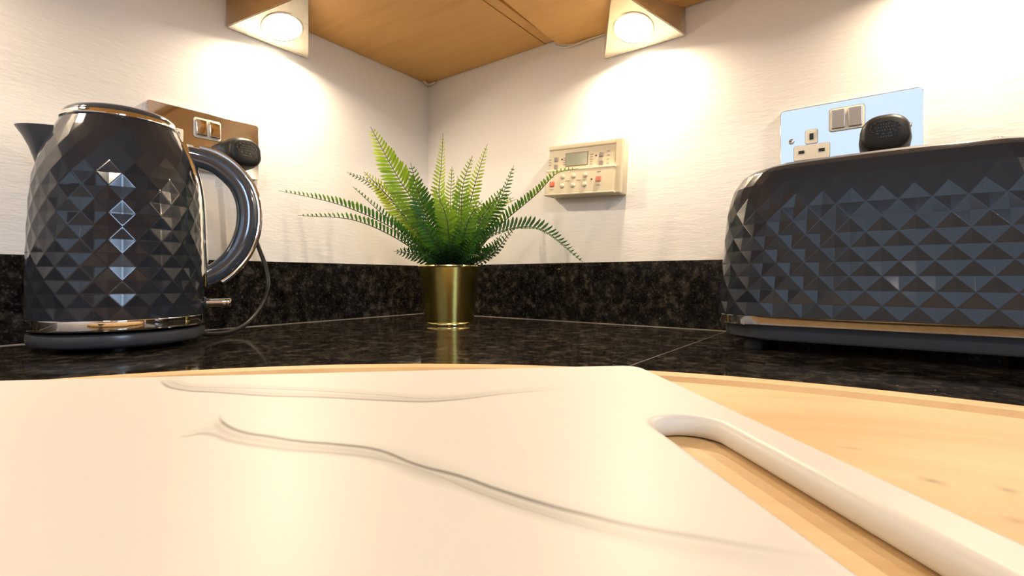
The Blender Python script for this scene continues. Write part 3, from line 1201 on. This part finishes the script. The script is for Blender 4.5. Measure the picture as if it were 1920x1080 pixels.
FRONDS = [
 ([(-0.0039, 0, 0.1113), (-0.0349, -0.01, 0.1644), (-0.0769, -0.03, 0.2323), (-0.1124, -0.05, 0.3023)],0.0361,10,15,0.55),
 ([(-0.0122, -0.02, 0.1087), (-0.0247, -0.04, 0.1568), (-0.04, -0.05, 0.204), (-0.05, -0.06, 0.2459)],0.0258,0,10,0.25),
 ([(-0.0004, 0.02, 0.1194), (-0.0204, 0.03, 0.2092), (-0.0169, 0.03, 0.2628), (-0.0142, 0.03, 0.3164)],0.0189,25,10,0.7),
 ([(0.0064, 0, 0.1139), (0.0021, 0, 0.1784), (0.0017, 0.01, 0.2233), (0.0034, 0.01, 0.2564)],0.0189,0,10,0.6),
 ([(0.0201, 0, 0.1113), (0.0322, 0.0, 0.187), (0.0458, -0.01, 0.2365), (0.0619, -0.01, 0.2875)],0.0172,-20,10,0.7),
 ([(0.0239, -0.02, 0.1087), (0.0224, -0.03, 0.1579), (0.0259, -0.04, 0.2139), (0.0414, -0.05, 0.2588)],0.0206,0,10,0.5),
 ([(0.0279, 0, 0.1079), (0.0543, -0.01, 0.1516), (0.0842, -0.02, 0.2009), (0.1043, -0.03, 0.2489)],0.0189,-35,25,0.2),
 ([(0.0256, -0.02, 0.107), (0.039, -0.03, 0.1413), (0.0618, -0.04, 0.1772), (0.0889, -0.05, 0.212)],0.0206,-10,15,0.35),
 ([(0.0365, 0, 0.1045), (0.08, -0.02, 0.1548), (0.1382, -0.03, 0.2035), (0.1700, -0.035, 0.2350), (0.2022, -0.04, 0.2417)],0.0172,70,60,0.35),
 ([(0.0356, -0.02, 0.1087), (0.0752, -0.05, 0.1412), (0.1402, -0.07, 0.1472), (0.2038, -0.08, 0.0975)],0.0206,45,30,0.1),
 ([(0.0507, -0.02, 0.0986), (0.0762, -0.03, 0.1165), (0.0928, -0.04, 0.1364), (0.1074, -0.05, 0.1516)],0.0155,20,30,0.15),
 ([(-0.0323, 0, 0.1045), (-0.081, -0.03, 0.1496), (-0.1533, -0.06, 0.1824), (-0.2374, -0.08, 0.201)],0.0172,80,70,0.3),
 ([(-0.0306, -0.01, 0.1007), (-0.0762, -0.05, 0.1355), (-0.1308, -0.08, 0.1585), (-0.2008, -0.1, 0.1621)],0.0146,80,70,0.3),
 ([(-0.0209, 0.01, 0.1101), (-0.0624, 0.0, 0.1612), (-0.1011, 0, 0.2085), (-0.1373, 0, 0.2455)],0.0258,0,10,0.9),
 ([(-0.0225, 0.02, 0.1105), (-0.0754, 0.02, 0.1811), (-0.1239, 0.02, 0.2252), (-0.1715, 0.02, 0.249)],0.0172,20,10,0.25),
 ([(-0.028, 0, 0.1079), (-0.0688, -0.01, 0.1431), (-0.1086, -0.02, 0.18), (-0.1455, -0.03, 0.2158)],0.0138,60,55,0.3),
 ([(0.0197, 0.04, 0.116), (0.0455, 0.06, 0.1679), (0.0729, 0.07, 0.1971), (0.1086, 0.08, 0.2137)],0.0138,0,10,0.8),
 ([(0.0197, 0.04, 0.1115), (0.0408, 0.06, 0.1494), (0.0635, 0.07, 0.1737), (0.0868, 0.08, 0.1891)],0.0138,0,10,0.8),
 ([(0.0059, -0.03, 0.1041), (0.006, -0.05, 0.1395), (0.0017, -0.06, 0.1704), (-0.0126, -0.07, 0.2083)],0.0241,5,10,0.5),
 ([(0.0141, -0.03, 0.1016), (0.0279, -0.06, 0.1307), (0.0383, -0.07, 0.1613), (0.0585, -0.08, 0.1871)],0.0224,-5,10,0.35),
 ([(-0.0024, -0.03, 0.1016), (-0.0142, -0.06, 0.1267), (-0.0244, -0.07, 0.1456), (-0.0419, -0.08, 0.1639)],0.0206,5,10,0.15),
 ([(0.0194, -0.04, 0.0996), (0.0335, -0.06, 0.1188), (0.0469, -0.08, 0.133), (0.0667, -0.09, 0.1474)],0.0189,-10,20,0.05),
 ([(-0.0107, -0.03, 0.1), (-0.0279, -0.05, 0.1154), (-0.044, -0.07, 0.126), (-0.0651, -0.08, 0.1369)],0.0172,30,30,0.05),
 ([(0.0339, -0.02, 0.0986), (0.0561, -0.04, 0.1094), (0.0728, -0.05, 0.1218), (0.0851, -0.06, 0.1387)],0.0155,20,30,0.05),
 ([(-0.0205, -0.02, 0.0986), (-0.0355, -0.03, 0.1066), (-0.046, -0.04, 0.1111), (-0.052, -0.05, 0.1089)],0.0112,20,30,0.0),
 ([(0.0071, -0.04, 0.098), (0.0104, -0.06, 0.1148), (0.016, -0.08, 0.1291), (0.0233, -0.09, 0.1474)],0.0172,0,10,0.0),
 ([(-0.001, -0.04, 0.098), (-0.0039, -0.06, 0.1108), (-0.0056, -0.08, 0.1214), (-0.0072, -0.09, 0.136)],0.0172,0,10,0.0),
 ([(0.0194, -0.04, 0.098), (0.0311, -0.06, 0.1053), (0.0454, -0.08, 0.1075), (0.0568, -0.09, 0.104)],0.0138,10,20,0.0),
 ([(-0.0051, -0.04, 0.098), (-0.0142, -0.06, 0.1053), (-0.0226, -0.08, 0.1075), (-0.0323, -0.09, 0.1009)],0.0138,10,20,0.0),
 ([(-0.0017, 0.03, 0.111), (0.0106, 0.04, 0.1838), (0.0124, 0.04, 0.2109), (0.0088, 0.04, 0.247)],0.0172,0,10,0.7),
 ([(-0.0048, 0.02, 0.1105), (-0.0419, 0.03, 0.1824), (-0.0597, 0.03, 0.2092), (-0.082, 0.03, 0.2315)],0.0172,0,10,0.8),
]
# small leaves low round the rim and behind
rs = random.Random(11)
for k in range(14):
    a = 2 * PI * k / 14 + rs.uniform(-.15, .15)
    L = rs.uniform(.045, .075)
    p0 = Vector((math.cos(a) * .02, math.sin(a) * .02, .095))
    FRONDS.append(([tuple(p0), tuple(p0 + Vector((math.cos(a) * L * .4, math.sin(a) * L * .4, .014))),
                    tuple(p0 + Vector((math.cos(a) * L * .75, math.sin(a) * L * .75, .020))),
                    tuple(p0 + Vector((math.cos(a) * L, math.sin(a) * L, .012 + rs.uniform(0, .02))))], .016, rs.uniform(-30, 30), 20, .02))
for k in range(9):
    a = R(15 + 150 * k / 8) + rs.uniform(-.1, .1)
    L = rs.uniform(.05, .11)
    h = rs.uniform(.06, .13)
    p0 = Vector((math.cos(a) * .015, math.sin(a) * .015, .10))
    FRONDS.append(([tuple(p0), tuple(p0 + Vector((math.cos(a) * L * .25, math.sin(a) * L * .25, h * .45))),
                    tuple(p0 + Vector((math.cos(a) * L * .6, math.sin(a) * L * .5, h * .8))),
                    tuple(p0 + Vector((math.cos(a) * L, math.sin(a) * L * .8, h)))], .019, rs.uniform(-20, 20), 10, rs.uniform(.4, .8)))


def frond(pts, width, roll, fold, young):
    first = Vector(pts[0])
    P = catmull([Vector((first.x * .45, first.y * .45, .086))] + [Vector(p) for p in pts], 10)
    L = [0]
    for a, b in zip(P, P[1:]):
        L.append(L[-1] + (b - a).length)
    total = L[-1]
    bm = bmesh.new()
    bm_tube(bm, P, [.0011 * (1 - .65 * i / (len(P) - 1)) for i in range(len(P))], 5)
    st = link('frond', from_bm(bm, 'frond', R(60)), M['stem'], PF)
    bm = bmesh.new()
    tone = []
    view = Vector((0, 1, 0))
    gap = .0060
    n = int((total - .015) / gap)
    roll_, fold_ = R(roll), R(fold)
    for k in range(n):
        s = .015 + gap * k
        i = 0
        while i < len(L) - 2 and L[i + 1] < s:
            i += 1
        t_ = (s - L[i]) / (L[i + 1] - L[i])
        c = P[i].lerp(P[i + 1], t_)
        T = (P[i + 1] - P[i]).normalized()
        perp = T.cross(view)
        if perp.length < .1:
            perp = Vector((1, 0, 0))
        perp.normalize()
        vn = perp.cross(T).normalized()
        S = (perp * math.cos(roll_) + vn * math.sin(roll_)).normalized()
        Nn = S.cross(T).normalized()
        if abs(fold) > 40 and Nn.z < 0:
            Nn = -Nn
        elif abs(fold) <= 40 and Nn.y > 0:
            Nn = -Nn
        u = s / total
        env = min(1.0, .45 + u * 1.6) * min(1.0, (1.02 - u) * 2.3) ** .75
        ln = width * env * .9
        for sd in (-1, 1):
            d = (S * sd * math.cos(fold_) + Nn * math.sin(fold_) + T * (.38 + .25 * u) + Vector((rs.uniform(-.06, .06), rs.uniform(-.06, .06), rs.uniform(-.06, .06)))).normalized()
            ll = ln * rs.uniform(.92, 1.05)
            wv = T - d * T.dot(d)
            wv.normalize()
            up = d.cross(wv) * sd
            hw = min(.0026, max(.0010, ll * .128))
            base = c
            prof_ = ((.0, .25, 0), (.18, .85, .0004), (.55, 1.0, .0006), (.85, .65, -.0002), (1.0, .0, -.0012))
            rows = []
            for q, wq, dz in prof_:
                cc = base + d * ll * q + up * dz * 2
                if wq == 0:
                    rows.append([bm.verts.new(cc)])
                else:
                    rows.append([bm.verts.new(cc - wv * hw * wq + up * .0004), bm.verts.new(cc - up * .0003), bm.verts.new(cc + wv * hw * wq + up * .0004)])
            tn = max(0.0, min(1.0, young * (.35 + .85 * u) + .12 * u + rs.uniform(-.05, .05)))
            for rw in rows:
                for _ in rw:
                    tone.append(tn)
            for A, B in zip(rows, rows[1:]):
                if len(B) == 1:
                    bm.faces.new((A[0], A[1], B[0]))
                    bm.faces.new((A[1], A[2], B[0]))
                else:
                    bm.faces.new((A[0], A[1], B[1], B[0]))
                    bm.faces.new((A[1], A[2], B[2], B[1]))
    me = bpy.data.meshes.new('leaflets')
    bm.verts.index_update()
    for f in bm.faces:
        f.smooth = True
    bm.to_mesh(me)
    bm.free()
    at = me.attributes.new('tone', 'FLOAT', 'POINT')
    at.data.foreach_set('value', tone)
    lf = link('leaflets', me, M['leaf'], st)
    lf['kind'] = 'stuff'
    return st


for f_ in FRONDS:
    frond(*f_)

# ------------------------------------------------------------------ boards in the foreground
WZ, WZT = .0, .023
wb = empty('round_board', (.7964, -.8500, 0), R(20))
tag(wb, 'large round pale beech board with a shallow groove, under the white board', 'board')
RB = .388
prof_b = [(0, .0), (RB - .006, .0), (RB - .001, .003), (RB, .008), (RB, .0195), (RB - .0012, .0222), (RB - .0035, .023),
          (RB - .0150, .0230), (RB - .0160, .0215), (RB - .0180, .0190), (RB - .0215, .0180), (RB - .0250, .0190), (RB - .0270, .0215), (RB - .0282, .0228), (RB - .2, .0228), (0, .0228)]
bm = bmesh.new()
bm_lathe(bm, prof_b, 256)
link('board_disc', from_bm(bm, 'board_disc', R(25)), M['board_wood'], wb)

VEINS = [
 ([(0.2173, 0.0087), (0.2101, 0.0203), (0.1995, 0.0303), (0.1782, 0.0393), (0.1607, 0.0458), (0.1405, 0.0509), (0.1168, 0.0587), (0.1036, 0.0619), (0.0924, 0.0603), (0.0766, 0.0552), (0.0618, 0.0511), (0.0449, 0.0468)],0.0017,0.7,-1),
 ([(0.2146, 0.008), (0.2065, 0.0187), (0.1995, 0.0246), (0.1822, 0.0298), (0.1648, 0.0339), (0.1431, 0.0404), (0.1219, 0.0492), (0.1019, 0.0575), (0.0825, 0.0552), (0.0611, 0.0475)],0.0013,0.45,-1),
 ([(0.1678, 0.0697), (0.1619, 0.0802), (0.1542, 0.0889), (0.1435, 0.095), (0.1336, 0.1002), (0.1247, 0.1035), (0.1129, 0.1098), (0.1016, 0.1215), (0.0931, 0.1281), (0.0856, 0.1359), (0.0779, 0.1432), (0.071, 0.1488), (0.063, 0.1545), (0.0536, 0.1592), (0.043, 0.1646), (0.0355, 0.1678)],0.0017,0.85,1),
 ([(0.1686, 0.0908), (0.1695, 0.0849), (0.1632, 0.0901), (0.1517, 0.0983), (0.1373, 0.1055), (0.1231, 0.1107), (0.1121, 0.1158), (0.099, 0.1265), (0.088, 0.1386), (0.0787, 0.1476), (0.0706, 0.1544), (0.0631, 0.1596), (0.0559, 0.1634), (0.0476, 0.1674), (0.0428, 0.1703)],0.002,0.45,-1),
]
M['marble'] = marble_white()
# local x runs from the far right corner to the left along the far edge, local y towards the camera
UX, VY, CR2 = .42, .31, .011
outline = []
for cx, cy, a0 in ((CR2, CR2, 180), (UX - .02, .02, 270), (UX - .02, VY - .02, 0), (CR2, VY - CR2, 90)):
    r = CR2 if cx == CR2 else .02
    for k in range(9):
        a = R(a0 + 90 * k / 8)
        outline.append((cx + r * math.cos(a), cy + r * math.sin(a)))
slot = []
x0, x1, y0, y1 = .0147, .0340, .0905, .2180
ra = .0092
for cx, cy, a0 in ((x0 + ra, y0 + ra, 180), (x1 - ra, y0 + ra, 270), (x1 - ra, y1 - ra, 0), (x0 + ra, y1 - ra, 90)):
    for k in range(9):
        a = R(a0 + 90 * k / 8)
        slot.append((cx + ra * math.cos(a), cy + ra * math.sin(a)))
flipx = lambda lp: [(p[0], -p[1]) for p in lp]
# board frame: local +x = e1 (left), local -y = e2 (towards camera) -> rotate so it matches
me = plate_mesh('white_board', [flipx(outline), flipx(slot)], .0070, .0032, 6)
for v in me.vertices:
    v.co.y = -v.co.y
me.flip_normals()
e1c, e2c = (-.9915, -.1300), (.1300, -.9915)
cw = lambda X, Z: (.8017 * X - .5977 * Z, .5977 * X + .8017 * Z)
e1 = cw(*e1c)
e2 = cw(*e2c)
me.materials.append(M['marble'])
wbd = bpy.data.objects.new('chopping_board', me)
COL.objects.link(wbd)
MX = Matrix(((e1[0], e2[0], 0, 0), (e1[1], e2[1], 0, 0), (0, 0, 1, 0), (0, 0, 0, 1)))
if MX.to_3x3().determinant() < 0:
    # keep a proper rotation: mirror the mesh itself instead of the object
    for v in me.vertices:
        v.co.y = -v.co.y
    me.flip_normals()
    MX = Matrix(((e1[0], -e2[0], 0, 0), (e1[1], -e2[1], 0, 0), (0, 0, 1, 0), (0, 0, 0, 1)))
P0 = Vector(cw(.0638, .2468)) + Vector((.7807, -.7426))
wbd.matrix_world = Matrix.Translation((P0.x, P0.y, .0231)) @ MX
wn(wbd)
tag(wbd, 'white chopping board with grey marble veins and slotted handle, lying on the round beech board', 'chopping board')
